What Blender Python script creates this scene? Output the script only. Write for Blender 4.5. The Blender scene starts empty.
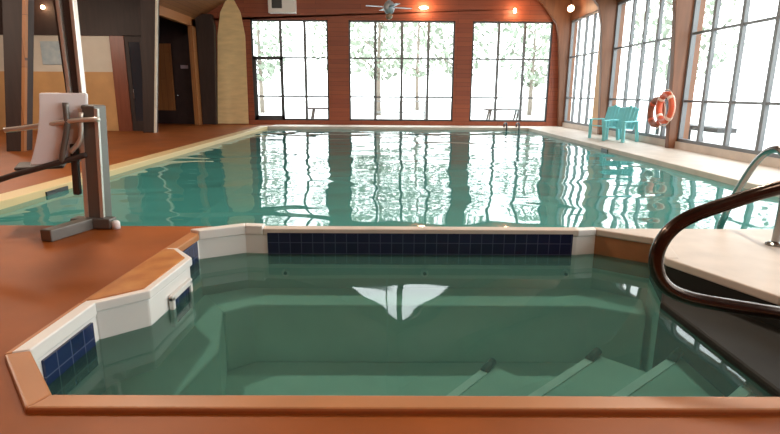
import bpy, bmesh, math, random
from math import sin, cos, pi, radians
from mathutils import Vector, Matrix

random.seed(7)
S = bpy.context.scene
C = S.collection

# ------------------------------------------------------------------ camera
PITCH, ROLL, FPX, EYE = 13.1, 0.4, 534.0, 1.2
cam_d = bpy.data.cameras.new('camera')
cam_d.sensor_width = 36.0
cam_d.lens = 36.0 * FPX / 780.0
cam_d.clip_end = 400
cam = bpy.data.objects.new('camera', cam_d)
C.objects.link(cam)
yaw = math.atan((386 - 390) / FPX)
rot = Matrix.Rotation(yaw, 4, 'Z') @ Matrix.Rotation(radians(90 - PITCH), 4, 'X') @ Matrix.Rotation(radians(ROLL), 4, 'Z')
cam.matrix_world = Matrix.Translation((0, 0, EYE)) @ rot
S.camera = cam

# ------------------------------------------------------------------ sky, exposure
W = bpy.data.worlds.new('sky')
S.world = W
W.use_nodes = True
wn = W.node_tree.nodes
wn['Background'].inputs['Color'].default_value = (0.93, 0.97, 1.0, 1)
wn['Background'].inputs['Strength'].default_value = 3.9
S.view_settings.view_transform = 'Standard'
S.view_settings.look = 'None'
S.view_settings.gamma = 1.0
S.view_settings.use_curve_mapping = False
S.view_settings.exposure = 0.85
S.cycles.use_denoising = True
S.cycles.max_bounces = 10
S.cycles.diffuse_bounces = 5
S.cycles.glossy_bounces = 5
S.cycles.transparent_max_bounces = 16
S.cycles.caustics_reflective = False
S.cycles.caustics_refractive = False
S.cycles.sample_clamp_indirect = 6.0


def portal(name, loc, rot_e, sx, sy):
    """Tells the renderer where daylight enters; it gives off no light itself."""
    l = bpy.data.lights.new(name, 'AREA')
    l.shape = 'RECTANGLE'
    l.size, l.size_y = sx, sy
    l.cycles.is_portal = True
    o = bpy.data.objects.new(name, l)
    o.location = loc
    o.rotation_euler = rot_e
    C.objects.link(o)


for px, pw in ((-3.6, 2.9), (0.55, 4.0), (4.65, 3.0)):
    portal('daylight_portal', (px, 20.75, 1.97), (radians(-90), 0, 0), pw, 3.6)
for py in (18.55, 14.45, 10.35, 6.25, 2.15):
    portal('daylight_portal', (6.75, py, 1.97), (radians(90), 0, radians(90)), 3.8, 3.6)


# ------------------------------------------------------------------ materials
def mat(name, col, rough=0.5, metal=0.0, spec=0.5, var=0.0, vscale=4.0, stretch=(1, 1, 1), bump=0.0, col2=None,
        coat=0.0):
    m = bpy.data.materials.new(name)
    m.use_nodes = True
    nt = m.node_tree
    b = nt.nodes['Principled BSDF']
    b.inputs['Base Color'].default_value = (*col, 1)
    b.inputs['Roughness'].default_value = rough
    b.inputs['Metallic'].default_value = metal
    b.inputs['Specular IOR Level'].default_value = spec
    b.inputs['Coat Weight'].default_value = coat
    b.inputs['Coat Roughness'].default_value = 0.15
    if var > 0 or col2 or bump > 0:
        tc = nt.nodes.new('ShaderNodeTexCoord')
        mp = nt.nodes.new('ShaderNodeMapping')
        mp.inputs['Scale'].default_value = stretch
        nz = nt.nodes.new('ShaderNodeTexNoise')
        nz.inputs['Scale'].default_value = vscale
        nz.inputs['Detail'].default_value = 5
        nt.links.new(tc.outputs['Object'], mp.inputs['Vector'])
        nt.links.new(mp.outputs['Vector'], nz.inputs['Vector'])
        cr = nt.nodes.new('ShaderNodeValToRGB')
        cr.color_ramp.elements[0].position = 0.3
        cr.color_ramp.elements[1].position = 0.7
        a = col2 if col2 else tuple(c * (1 - var) for c in col)
        z = col if col2 else tuple(min(1, c * (1 + var)) for c in col)
        cr.color_ramp.elements[0].color = (*a, 1)
        cr.color_ramp.elements[1].color = (*z, 1)
        nt.links.new(nz.outputs['Fac'], cr.inputs['Fac'])
        nt.links.new(cr.outputs['Color'], b.inputs['Base Color'])
        if bump > 0:
            bp = nt.nodes.new('ShaderNodeBump')
            bp.inputs['Strength'].default_value = bump
            bp.inputs['Distance'].default_value = 0.02
            nt.links.new(nz.outputs['Fac'], bp.inputs['Height'])
            nt.links.new(bp.outputs['Normal'], b.inputs['Normal'])
    return m


def plank_mat(name, col, col2, axes, width=0.14, rough=0.5):
    """Boards: axes = (across, along) picks which object axes run across and along the boards."""
    m = bpy.data.materials.new(name)
    m.use_nodes = True
    nt = m.node_tree
    b = nt.nodes['Principled BSDF']
    b.inputs['Roughness'].default_value = rough
    tc = nt.nodes.new('ShaderNodeTexCoord')
    sp = nt.nodes.new('ShaderNodeSeparateXYZ')
    cb = nt.nodes.new('ShaderNodeCombineXYZ')
    nt.links.new(tc.outputs['Object'], sp.inputs['Vector'])
    nt.links.new(sp.outputs[axes[1]], cb.inputs['X'])
    nt.links.new(sp.outputs[axes[0]], cb.inputs['Y'])
    br = nt.nodes.new('ShaderNodeTexBrick')
    br.offset = 0.37
    br.inputs['Scale'].default_value = 1.0
    br.inputs['Brick Width'].default_value = 2.6
    br.inputs['Row Height'].default_value = width
    br.inputs['Mortar Size'].default_value = 0.004
    br.inputs['Color1'].default_value = (*col, 1)
    br.inputs['Color2'].default_value = (*col2, 1)
    br.inputs['Mortar'].default_value = (*(c * 0.35 for c in col2), 1)
    nt.links.new(cb.outputs['Vector'], br.inputs['Vector'])
    nz = nt.nodes.new('ShaderNodeTexNoise')
    nz.inputs['Scale'].default_value = 3.0
    nz.inputs['Detail'].default_value = 6
    mp = nt.nodes.new('ShaderNodeMapping')
    mp.inputs['Scale'].default_value = (0.6, 7, 1)
    nt.links.new(cb.outputs['Vector'], mp.inputs['Vector'])
    nt.links.new(mp.outputs['Vector'], nz.inputs['Vector'])
    mx = nt.nodes.new('ShaderNodeMix')
    mx.data_type = 'RGBA'
    mx.blend_type = 'MULTIPLY'
    mx.inputs[0].default_value = 0.55
    nt.links.new(br.outputs['Color'], mx.inputs[6])
    cr = nt.nodes.new('ShaderNodeValToRGB')
    cr.color_ramp.elements[0].color = (0.45, 0.45, 0.45, 1)
    cr.color_ramp.elements[1].color = (1, 1, 1, 1)
    nt.links.new(nz.outputs['Fac'], cr.inputs['Fac'])
    nt.links.new(cr.outputs['Color'], mx.inputs[7])
    nt.links.new(mx.outputs[2], b.inputs['Base Color'])
    return m


def tile_mat(name, axes, size, col, col2, grout, rough=0.15):
    m = bpy.data.materials.new(name)
    m.use_nodes = True
    nt = m.node_tree
    b = nt.nodes['Principled BSDF']
    b.inputs['Roughness'].default_value = rough
    tc = nt.nodes.new('ShaderNodeTexCoord')
    sp = nt.nodes.new('ShaderNodeSeparateXYZ')
    cb = nt.nodes.new('ShaderNodeCombineXYZ')
    nt.links.new(tc.outputs['Object'], sp.inputs['Vector'])
    nt.links.new(sp.outputs[axes[0]], cb.inputs['X'])
    nt.links.new(sp.outputs[axes[1]], cb.inputs['Y'])
    br = nt.nodes.new('ShaderNodeTexBrick')
    br.offset = 0.0
    br.inputs['Scale'].default_value = 1.0
    br.inputs['Brick Width'].default_value = size
    br.inputs['Row Height'].default_value = size
    br.inputs['Mortar Size'].default_value = 0.004
    br.inputs['Mortar Smooth'].default_value = 0.2
    br.inputs['Color1'].default_value = (*col, 1)
    br.inputs['Color2'].default_value = (*col2, 1)
    br.inputs['Mortar'].default_value = (*grout, 1)
    nt.links.new(cb.outputs['Vector'], br.inputs['Vector'])
    nt.links.new(br.outputs['Color'], b.inputs['Base Color'])
    return m


def emit_mat(name, col, strength):
    m = bpy.data.materials.new(name)
    m.use_nodes = True
    nt = m.node_tree
    nt.nodes.remove(nt.nodes['Principled BSDF'])
    e = nt.nodes.new('ShaderNodeEmission')
    e.inputs['Color'].default_value = (*col, 1)
    e.inputs['Strength'].default_value = strength
    nt.links.new(e.outputs[0], nt.nodes['Material Output'].inputs[0])
    return m


def water_mat(name, tint, murk, murk_amount, scale, bump, stretch=(1, 1, 1), detail=2.0):
    m = bpy.data.materials.new(name)
    m.use_nodes = True
    nt = m.node_tree
    nt.nodes.remove(nt.nodes['Principled BSDF'])
    tc = nt.nodes.new('ShaderNodeTexCoord')
    mp = nt.nodes.new('ShaderNodeMapping')
    mp.inputs['Scale'].default_value = stretch
    nz = nt.nodes.new('ShaderNodeTexNoise')
    nz.inputs['Scale'].default_value = scale
    nz.inputs['Detail'].default_value = detail
    nz.inputs['Roughness'].default_value = 0.45
    nz.inputs['Distortion'].default_value = 0.6
    nt.links.new(tc.outputs['Object'], mp.inputs['Vector'])
    nt.links.new(mp.outputs['Vector'], nz.inputs['Vector'])
    bp = nt.nodes.new('ShaderNodeBump')
    bp.inputs['Strength'].default_value = 1.0
    bp.inputs['Distance'].default_value = bump
    nt.links.new(nz.outputs['Fac'], bp.inputs['Height'])
    tr = nt.nodes.new('ShaderNodeBsdfTransparent')
    tr.inputs['Color'].default_value = (*tint, 1)
    df = nt.nodes.new('ShaderNodeBsdfDiffuse')
    df.inputs['Color'].default_value = (*murk, 1)
    body = nt.nodes.new('ShaderNodeMixShader')
    body.inputs[0].default_value = murk_amount
    nt.links.new(tr.outputs[0], body.inputs[1])
    nt.links.new(df.outputs[0], body.inputs[2])
    gl = nt.nodes.new('ShaderNodeBsdfGlossy')
    gl.inputs['Roughness'].default_value = 0.02
    nt.links.new(bp.outputs[0], gl.inputs['Normal'])
    fr = nt.nodes.new('ShaderNodeFresnel')
    fr.inputs['IOR'].default_value = 1.33
    nt.links.new(bp.outputs[0], fr.inputs['Normal'])
    mx = nt.nodes.new('ShaderNodeMixShader')
    nt.links.new(fr.outputs[0], mx.inputs[0])
    nt.links.new(body.outputs[0], mx.inputs[1])
    nt.links.new(gl.outputs[0], mx.inputs[2])
    nt.links.new(mx.outputs[0], nt.nodes['Material Output'].inputs[0])
    return m


def glass_mat(name):
    m = bpy.data.materials.new(name)
    m.use_nodes = True
    nt = m.node_tree
    nt.nodes.remove(nt.nodes['Principled BSDF'])
    tr = nt.nodes.new('ShaderNodeBsdfTransparent')
    tr.inputs['Color'].default_value = (0.96, 0.98, 0.97, 1)
    gl = nt.nodes.new('ShaderNodeBsdfGlossy')
    gl.inputs['Roughness'].default_value = 0.01
    mx = nt.nodes.new('ShaderNodeMixShader')
    mx.inputs[0].default_value = 0.06
    nt.links.new(tr.outputs[0], mx.inputs[1])
    nt.links.new(gl.outputs[0], mx.inputs[2])
    nt.links.new(mx.outputs[0], nt.nodes['Material Output'].inputs[0])
    return m


M = {
    'deck': mat('orange_deck', (0.29, 0.080, 0.014), 0.5, spec=0.25, var=0.16, vscale=1.6, stretch=(1, 1, 1)),
    'coping_tan': mat('tan_coping', (0.46, 0.20, 0.075), 0.4, var=0.08, vscale=3),
    'beige': mat('beige_concrete', (0.56, 0.49, 0.42), 0.5, var=0.10, vscale=3),
    'cream': mat('cream_edge', (0.66, 0.50, 0.26), 0.5),
    'red_wood': plank_mat('red_brown_boards', (0.36, 0.085, 0.030), (0.28, 0.060, 0.024), ('Z', 'X'), 0.16),
    'red_trim': mat('red_brown_trim', (0.30, 0.072, 0.028), 0.45, var=0.2, vscale=3, stretch=(6, 6, 0.6)),
    'dark_trim': mat('dark_window_bars', (0.045, 0.05, 0.055), 0.4),
    'grey_bar': mat('grey_window_bars', (0.14, 0.15, 0.16), 0.4),
    'roof': plank_mat('roof_boards', (0.30, 0.13, 0.05), (0.24, 0.10, 0.04), ('X', 'Y'), 0.15),
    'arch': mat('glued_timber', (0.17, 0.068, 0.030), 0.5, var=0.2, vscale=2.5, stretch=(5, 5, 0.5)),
    'arch_shaded': mat('shaded_timber', (0.030, 0.015, 0.011), 0.6, var=0.25, vscale=2.5, stretch=(5, 5, 0.5)),  # shade on the camera-side faces of the left posts, put into the colour
    'tan_wall': mat('tan_wall', (0.56, 0.31, 0.125), 0.6, var=0.1, vscale=2),
    'pale_wall': mat('pale_wall', (0.62, 0.55, 0.45), 0.6, var=0.06, vscale=2),
    'ply': mat('plywood_panel', (0.82, 0.62, 0.32), 0.55, var=0.10, vscale=2, stretch=(1, 1, 4)),
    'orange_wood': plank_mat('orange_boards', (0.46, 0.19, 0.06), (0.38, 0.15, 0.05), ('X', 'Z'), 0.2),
    'shaded_room': mat('shaded_panelling', (0.035, 0.018, 0.018), 0.5, var=0.2, vscale=3),  # darkness inside the alcove, put into the surface colour
    'red_door': mat('red_brown_door', (0.20, 0.055, 0.025), 0.4, var=0.15, vscale=3, stretch=(5, 5, 0.5)),
    'dark_glass': mat('dark_glass', (0.03, 0.035, 0.045), 0.08),
    'white_shell': mat('white_shell', (0.80, 0.79, 0.76), 0.3),
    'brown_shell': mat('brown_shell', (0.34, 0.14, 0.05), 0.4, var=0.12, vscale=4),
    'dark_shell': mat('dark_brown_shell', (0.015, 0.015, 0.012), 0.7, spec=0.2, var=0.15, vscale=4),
    'under': mat('spa_plaster', (0.55, 0.66, 0.60), 0.6, var=0.06, vscale=2),
    'pool': mat('pool_plaster', (0.30, 0.72, 0.70), 0.6, var=0.05, vscale=1),
    'pool_rim': mat('pool_waterline', (0.50, 0.62, 0.52), 0.4),
    'navy_xz': tile_mat('navy_tiles_far', ('X', 'Z'), 0.1, (0.008, 0.010, 0.036), (0.011, 0.013, 0.05), (0.05, 0.055, 0.11)),
    'navy_yz': tile_mat('navy_tiles_side', ('Y', 'Z'), 0.12, (0.008, 0.016, 0.06), (0.013, 0.024, 0.09), (0.07, 0.09, 0.17)),
    'marble': mat('orange_mottled_lid', (0.62, 0.30, 0.10), 0.3, vscale=5, col2=(0.40, 0.13, 0.04)),
    'white_strip': mat('white_edge', (0.97, 0.97, 0.95), 0.4),
    'black': mat('black_plastic', (0.02, 0.02, 0.022), 0.4),
    'steel': mat('brushed_steel', (0.30, 0.30, 0.29), 0.25, metal=1.0),
    'bronze': mat('bronze_rail', (0.055, 0.036, 0.027), 0.22, metal=0.8),
    'alu': mat('pale_aluminium', (0.72, 0.70, 0.64), 0.35, metal=0.6),
    'lift_grey': mat('lift_grey', (0.17, 0.165, 0.15), 0.4, metal=0.4),
    'lift_dark': mat('lift_dark', (0.05, 0.035, 0.03), 0.5),
    'seat_white': mat('white_plastic', (0.82, 0.82, 0.84), 0.35),
    'teal': mat('teal_plastic', (0.20, 0.60, 0.64), 0.4),
    'buoy': mat('orange_red_buoy', (0.62, 0.10, 0.04), 0.4),
    'buoy_band': mat('pale_buoy_band', (0.85, 0.62, 0.52), 0.4),
    'buoy_dull': mat('faded_buoy', (0.26, 0.075, 0.035), 0.6),
    'rope': mat('buoy_rope', (0.75, 0.62, 0.5), 0.7),
    'white_box': mat('white_enamel', (0.82, 0.80, 0.78), 0.35),
    'fan_grey': mat('blue_grey_metal', (0.30, 0.34, 0.38), 0.35, metal=0.3),
    'fan_brown': mat('fan_housing', (0.20, 0.14, 0.09), 0.4),
    'lamp': emit_mat('warm_lamp', (1.0, 0.62, 0.36), 14.0),
    'glass': glass_mat('window_glass'),
    'poster': mat('blue_grey_board', (0.30, 0.38, 0.42), 0.5, vscale=6, col2=(0.45, 0.5, 0.5)),
    'sign': mat('pink_grey_plate', (0.42, 0.34, 0.42), 0.5),
    'ground': mat('outdoor_ground', (0.62, 0.62, 0.60), 0.8, var=0.08, vscale=0.5),
    'table_wood': mat('weathered_table', (0.05, 0.035, 0.033), 0.6),
    'table_grey': mat('grey_table', (0.035, 0.035, 0.038), 0.6),
    'railing': mat('grey_railing', (0.30, 0.31, 0.33), 0.5),
    'leaf': mat('pale_leaves', (0.25, 0.30, 0.235), 0.7, var=0.25, vscale=1),
    'bark': mat('tree_bark', (0.20, 0.17, 0.14), 0.8, var=0.2, vscale=4),
    'water_pool': water_mat('pool_water_surface', (0.66, 0.92, 0.88), (0.10, 0.46, 0.43), 0.45, 0.85, 0.055, (0.6, 1.0, 1), 1.5),
    'water_spa': water_mat('spa_water_surface', (0.55, 0.83, 0.78), (0.080, 0.205, 0.18), 0.30, 1.1, 0.006, (1, 1, 1), 1.0),
}


# ------------------------------------------------------------------ mesh helpers
def obj(name, bm, m, parent=None, smooth=False, bevel=0.0):
    bmesh.ops.recalc_face_normals(bm, faces=bm.faces)
    me = bpy.data.meshes.new(name)
    bm.to_mesh(me)
    bm.free()
    ms = m if isinstance(m, (list, tuple)) else [m]
    for x in ms:
        me.materials.append(M[x])
    if smooth:
        for p in me.polygons:
            p.use_smooth = True
    o = bpy.data.objects.new(name, me)
    C.objects.link(o)
    if parent:
        o.parent = parent
        o.matrix_parent_inverse = parent.matrix_world.inverted()
    if bevel > 0:
        bv = o.modifiers.new('bevel', 'BEVEL')
        bv.width = bevel
        bv.segments = 2
        bv.limit_method = 'ANGLE'
    return o


def box(bm, x0, x1, y0, y1, z0, z1, mi=0):
    v = [bm.verts.new((x, y, z)) for z in (z0, z1) for y in (y0, y1) for x in (x0, x1)]
    for f in ((0, 1, 3, 2), (4, 5, 7, 6), (0, 1, 5, 4), (2, 3, 7, 6), (0, 2, 6, 4), (1, 3, 7, 5)):
        bm.faces.new([v[i] for i in f]).material_index = mi
    return v


def prism(bm, pts, z0, z1, mi=0):
    lo = [bm.verts.new((p[0], p[1], z0)) for p in pts]
    hi = [bm.verts.new((p[0], p[1], z1)) for p in pts]
    n = len(pts)
    bm.faces.new(lo).material_index = mi
    bm.faces.new(hi).material_index = mi
    for i in range(n):
        bm.faces.new((lo[i], lo[(i + 1) % n], hi[(i + 1) % n], hi[i])).material_index = mi


def extrude_poly(bm, pts, d, mi=0):
    """A closed outline of 3-D points pushed along the vector d."""
    d = Vector(d)
    lo = [bm.verts.new(Vector(p)) for p in pts]
    hi = [bm.verts.new(Vector(p) + d) for p in pts]
    n = len(pts)
    bm.faces.new(lo).material_index = mi
    bm.faces.new(hi).material_index = mi
    for i in range(n):
        bm.faces.new((lo[i], lo[(i + 1) % n], hi[(i + 1) % n], hi[i])).material_index = mi


def bar(bm, a, b, w, h, up=(0, 0, 1), mi=0):
    a, b = Vector(a), Vector(b)
    d = (b - a).normalized()
    up = Vector(up)
    if abs(d.dot(up)) > 0.98:
        up = Vector((0, 1, 0))
    s = d.cross(up).normalized()
    u = s.cross(d).normalized()
    vs = []
    for p in (a, b):
        for i, j in ((-1, -1), (1, -1), (1, 1), (-1, 1)):
            vs.append(bm.verts.new(p + s * (i * w / 2) + u * (j * h / 2)))
    for f in ((0, 1, 2, 3), (4, 5, 6, 7), (0, 1, 5, 4), (1, 2, 6, 5), (2, 3, 7, 6), (3, 0, 4, 7)):
        bm.faces.new([vs[i] for i in f]).material_index = mi


def smooth_path(pts, n=8):
    """Catmull-Rom through the points."""
    P = [Vector(p) for p in pts]
    P = [P[0] * 2 - P[1]] + P + [P[-1] * 2 - P[-2]]
    out = []
    for i in range(1, len(P) - 2):
        for k in range(n):
            t = k / n
            out.append(0.5 * ((2 * P[i]) + (-P[i - 1] + P[i + 1]) * t + (2 * P[i - 1] - 5 * P[i] + 4 * P[i + 1] - P[i + 2]) * t * t
                              + (-P[i - 1] + 3 * P[i] - 3 * P[i + 1] + P[i + 2]) * t ** 3))
    out.append(P[-2])
    return out


def tube(bm, pts, r, seg=12, closed=False, mi=0):
    P = [Vector(p) for p in pts]
    n = len(P)
    rr = r if isinstance(r, (list, tuple)) else [r] * n
    rings = []
    ref = None
    for i in range(n):
        if closed:
            d = (P[(i + 1) % n] - P[i - 1]).normalized()
        else:
            d = (P[min(i + 1, n - 1)] - P[max(i - 1, 0)]).normalized()
        if ref is None:
            ref = Vector((0, 0, 1)) if abs(d.z) < 0.9 else Vector((1, 0, 0))
        s = d.cross(ref).normalized()
        u = s.cross(d).normalized()
        ref = u
        rings.append([bm.verts.new(P[i] + (s * cos(2 * pi * k / seg) + u * sin(2 * pi * k / seg)) * rr[i]) for k in range(seg)])
    for i in range(n if closed else n - 1):
        a, b = rings[i], rings[(i + 1) % n]
        for k in range(seg):
            bm.faces.new((a[k], a[(k + 1) % seg], b[(k + 1) % seg], b[k])).material_index = mi
    if not closed:
        bm.faces.new(rings[0]).material_index = mi
        bm.faces.new(rings[-1]).material_index = mi


def lathe(bm, prof, seg=20, loc=(0, 0, 0), mi=0):
    rings = []
    L = Vector(loc)
    for r, z in prof:
        rings.append([bm.verts.new(L + Vector((r * cos(2 * pi * k / seg), r * sin(2 * pi * k / seg), z))) for k in range(seg)])
    for a, b in zip(rings, rings[1:]):
        for k in range(seg):
            bm.faces.new((a[k], a[(k + 1) % seg], b[(k + 1) % seg], b[k])).material_index = mi
    bm.faces.new(rings[0]).material_index = mi
    bm.faces.new(rings[-1]).material_index = mi


def B():
    return bmesh.new()


def tag(o, label, cat, group=None, kind=None):
    if label:
        o['label'] = label
    if cat:
        o['category'] = cat
    if group:
        o['group'] = group
    if kind:
        o['kind'] = kind
    return o


def thing(name, label, cat, loc=(0, 0, 0), rz=0.0, group=None):
    o = bpy.data.objects.new(name, None)
    o.empty_display_size = 0.1
    C.objects.link(o)
    o.location = loc
    o.rotation_euler = (0, 0, rz)
    return tag(o, label, cat, group)


def part(name, bm, m, parent, smooth=False, bevel=0.0, label=None):
    """A part modelled in its thing's own coordinates."""
    o = obj(name, bm, m, None, smooth, bevel)
    o.parent = parent
    if label:
        o['label'] = label
    return o


def struct(name, bm, m, label, cat='building', parent=None, bevel=0.0):
    o = obj(name, bm, m, parent, bevel=bevel)
    o['kind'] = 'structure'
    if not parent:
        tag(o, label, cat)
    return o


def copy_tree(o, parent=None):
    c = o.copy()
    C.objects.link(c)
    if parent:
        c.parent = parent
    for ch in list(o.children):
        copy_tree(ch, c)
    return c


# ------------------------------------------------------------------ the hot tub outline (deck level)
SPA = [(-1.33, 1.905), (-1.66, 2.28), (-1.66, 2.86), (-1.62, 3.94), (-1.60, 4.40), (-1.25, 4.60), (-1.09, 4.58),
       (1.70, 4.58), (1.88, 4.62), (2.26, 4.33), (2.08, 3.76), (2.38, 3.00), (2.46, 2.35), (2.14, 1.905)]


def offset(poly, d):
    """The outline moved outwards by d (poly runs clockwise from above)."""
    n = len(poly)
    out = []
    for i in range(n):
        p0, p1, p2 = Vector(poly[i - 1]), Vector(poly[i]), Vector(poly[(i + 1) % n])
        e1, e2 = (p1 - p0).normalized(), (p2 - p1).normalized()
        n1, n2 = Vector((-e1.y, e1.x)), Vector((-e2.y, e2.x))
        b = (n1 + n2)
        b = b / max(0.35, b.dot(n1))
        out.append(tuple(p1 + b * d))
    return out


SPA_OUT = offset(SPA, 0.085)
PX0, PX1, PY0, PY1 = -4.2, 5.02, 4.76, 19.1      # the swimming pool
RX0, RX1, RY0, RY1 = -13.0, 6.9, -2.2, 20.6      # the hall

# ------------------------------------------------------------------ floors
bm = B()
left = [(RX0, RY0), (3.0, RY0), (3.0, 1.85), SPA_OUT[13]] + [SPA_OUT[i] for i in (0, 1, 2, 3, 4, 5)] + \
       [(-1.25, PY0 - 0.02), (PX0 - 0.02, PY0 - 0.02), (PX0 - 0.02, RY1), (RX0, RY1)]
prism(bm, left, -0.12, 0.0)
struct('floor', bm, 'deck', 'orange brown deck floor around the hot tub and along the left of the pool', 'floor')
bm = B()
right = [(3.0, RY0), (RX1, RY0), (RX1, RY1), (PX1 + 0.02, RY1), (PX1 + 0.02, PY0 - 0.02), (1.95, PY0 - 0.02)] + [SPA_OUT[i] for i in (8, 9, 10, 11, 12, 13)] + [(3.0, 1.85)]
prism(bm, right, -0.12, 0.0)
struct('floor_right', bm, 'beige', 'pale beige concrete deck along the right of the pool', 'floor')
bm = B()
prism(bm, [(PX0 - 0.02, PY1 + 0.02), (PX1 + 0.02, PY1 + 0.02), (PX1 + 0.02, RY1), (PX0 - 0.02, RY1)], -0.12, 0.0)
struct('floor_back', bm, 'beige', 'narrow pale concrete strip below the back windows', 'floor')

# ------------------------------------------------------------------ back wall (opening per window bank)
SILL, TOP = 0.16, 3.77
BANKS = [(-5.0, -2.17, [-3.92, -3.03]), (-1.41, 2.50, [-0.43, 0.55, 1.53]), (3.14, 6.08, [4.12, 5.08])]
RIDGE_X, RIDGE_Z, SLOPE = 0.45, 8.15, 0.6


def roof_z(x):
    return RIDGE_Z - SLOPE * abs(x - RIDGE_X)


bm = B()
yb0, yb1 = RY1, RY1 + 0.25
xs = [-7.0, BANKS[0][0], BANKS[0][1], BANKS[1][0], BANKS[1][1], BANKS[2][0], BANKS[2][1], RX1]
for a, b in ((xs[0], xs[1]), (xs[2], xs[3]), (xs[4], xs[5]), (xs[6], xs[7])):
    box(bm, a, b, yb0, yb1, 0, TOP)
for x0, x1, _ in BANKS:
    box(bm, x0, x1, yb0, yb1, 0, SILL)
GX0, GX1, GZ0, GZ1 = -1.55, 2.75, 6.05, 7.72       # the gable window
extrude_poly(bm, [(-7.0, yb0, TOP), (RX1, yb0, TOP), (RX1, yb0, roof_z(RX1)), (GX1, yb0, GZ0), (GX0, yb0, GZ0), (-7.0, yb0, roof_z(-7.0))], (0, 0.25, 0))
extrude_poly(bm, [(RX1, yb0, roof_z(RX1)), (RIDGE_X, yb0, RIDGE_Z), (0.6, yb0, GZ1), (GX1, yb0, GZ0)], (0, 0.25, 0))
extrude_poly(bm, [(-7.0, yb0, roof_z(-7.0)), (GX0, yb0, GZ0), (0.6, yb0, GZ1), (RIDGE_X, yb0, RIDGE_Z)], (0, 0.25, 0))
struct('wall_back', bm, 'red_wood', 'red brown boarded wall around the back windows', 'wall')

# window banks: frame, bars, one pane mesh each
BARS = (1.04, 2.44)
for n, (x0, x1, mul) in enumerate(BANKS):
    bm = B()
    yf = RY1 + 0.07
    for a, b in ((x0, x0 + 0.06), (x1 - 0.06, x1)):
        box(bm, a, b, yf - 0.04, yf + 0.06, SILL, TOP)
    box(bm, x0, x1, yf - 0.04, yf + 0.06, SILL, SILL + 0.06)
    box(bm, x0, x1, yf - 0.04, yf + 0.06, TOP - 0.06, TOP)
    fr = struct('window_%d' % (n + 1), bm, 'dark_trim',
                ['left bank of tall windows with a door leaf in the back wall', 'wide middle bank of windows in the back wall',
                 'right bank of three tall windows in the back wall'][n], 'window')
    bm = B()
    for x in mul:
        box(bm, x - 0.05, x + 0.05, yf - 0.02, yf + 0.04, SILL, TOP)
    for z in BARS:
        box(bm, x0, x1, yf - 0.015, yf + 0.035, z - 0.03, z + 0.03)
    struct('window_bars', bm, 'grey_bar', None, parent=fr)
    bm = B()
    box(bm, x0 + 0.03, x1 - 0.03, yf + 0.005, yf + 0.015, SILL + 0.03, TOP - 0.03)
    struct('pane', bm, 'glass', None, parent=fr)
    if n == 0:                                     # the glazed door leaf in the left bank
        bm = B()
        dx0, dx1 = x0 + 0.05, mul[0] + 0.06
        for a, b in ((dx0, dx0 + 0.1), (dx1 - 0.11, dx1)):
            box(bm, a, b, yf - 0.06, yf + 0.02, 0.17, 2.46)
        box(bm, dx0, dx1, yf - 0.06, yf + 0.02, 2.36, 2.48)
        box(bm, dx0, dx1, yf - 0.06, yf + 0.02, 0.17, 0.33)
        d = struct('door_1', bm, 'dark_trim', 'dark framed glass door leaf in the left window bank', 'door')
        bm = B()
        tube(bm, [(dx1 - 0.06, yf - 0.07, 1.0), (dx1 - 0.06, yf - 0.12, 1.02), (dx1 - 0.18, yf - 0.12, 1.02)], 0.015, 8)
        struct('door_handle', bm, 'steel', None, parent=d)
# gable window
bm = B()
yf = RY1 + 0.07
gp = [Vector((GX0, yf, GZ0)), Vector((GX1, yf, GZ0)), Vector((0.6, yf, GZ1))]
for i in range(3):
    bar(bm, gp[i], gp[(i + 1) % 3], 0.1, 0.1, up=(0, 1, 0))
bar(bm, (0.6, yf, GZ0), (0.6, yf, GZ1), 0.22, 0.12, up=(0, 1, 0))
fr = struct('window_4', bm, 'dark_trim', 'triangular window high in the back gable', 'window')
bm = B()
extrude_poly(bm, [(GX0, yf + 0.01, GZ0), (GX1, yf + 0.01, GZ0), (0.6, yf + 0.01, GZ1)], (0, 0.01, 0))
struct('pane', bm, 'glass', None, parent=fr)

# plywood panel left of the windows, top narrowing under the leaning timber
bm = B()
extrude_poly(bm, [(-6.40, 20.56, 0.02), (-5.24, 20.56, 0.02), (-5.20, 20.56, 3.2), (-5.32, 20.56, 4.0), (-5.55, 20.56, 4.45), (-5.80, 20.56, 4.45), (-6.05, 20.56, 4.0), (-6.20, 20.56, 3.2)], (0, 0.04, 0))
struct('wall_panel', bm, 'ply', 'pale plywood wall panel with a pointed top left of the back windows', 'wall')

# ------------------------------------------------------------------ right wall
COLS = [20.42, 16.45, 12.35, 8.25, 4.15, 0.05]
bm = B()
xr0, xr1 = 6.62, 6.9
box(bm, xr0, xr1, RY0, RY1, 0, SILL)
struct('baseboard_right', bm, 'beige', 'low pale concrete kerb under the right windows', 'baseboard')
bm = B()
box(bm, xr0, xr1, RY0, RY1, TOP, roof_z(xr0))
box(bm, xr0, xr1, RY0, -0.1, SILL, TOP)
for y in COLS:
    box(bm, xr0, xr1, y - 0.08, y + 0.08, SILL, TOP)
struct('wall_right', bm, 'arch', 'timber wall holding the tall windows on the right', 'wall')
BAYS = [(17.45, 20.30, [18.15, 18.85, 19.55]), (12.43, 16.37, [13.05, 13.82, 14.56, 15.33]), (8.33, 12.27, [9.6, 10.55, 11.48]),
        (4.23, 8.17, [5.25, 6.2, 7.15]), (0.13, 4.07, [1.15, 2.1, 3.05])]
WLAB = ['tall narrow windows on the right nearest the back wall', 'tall windows on the right behind the teal chairs',
        'large right windows behind the pool handrail', 'right windows level with the pool end', 'right windows level with the hot tub']
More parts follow.
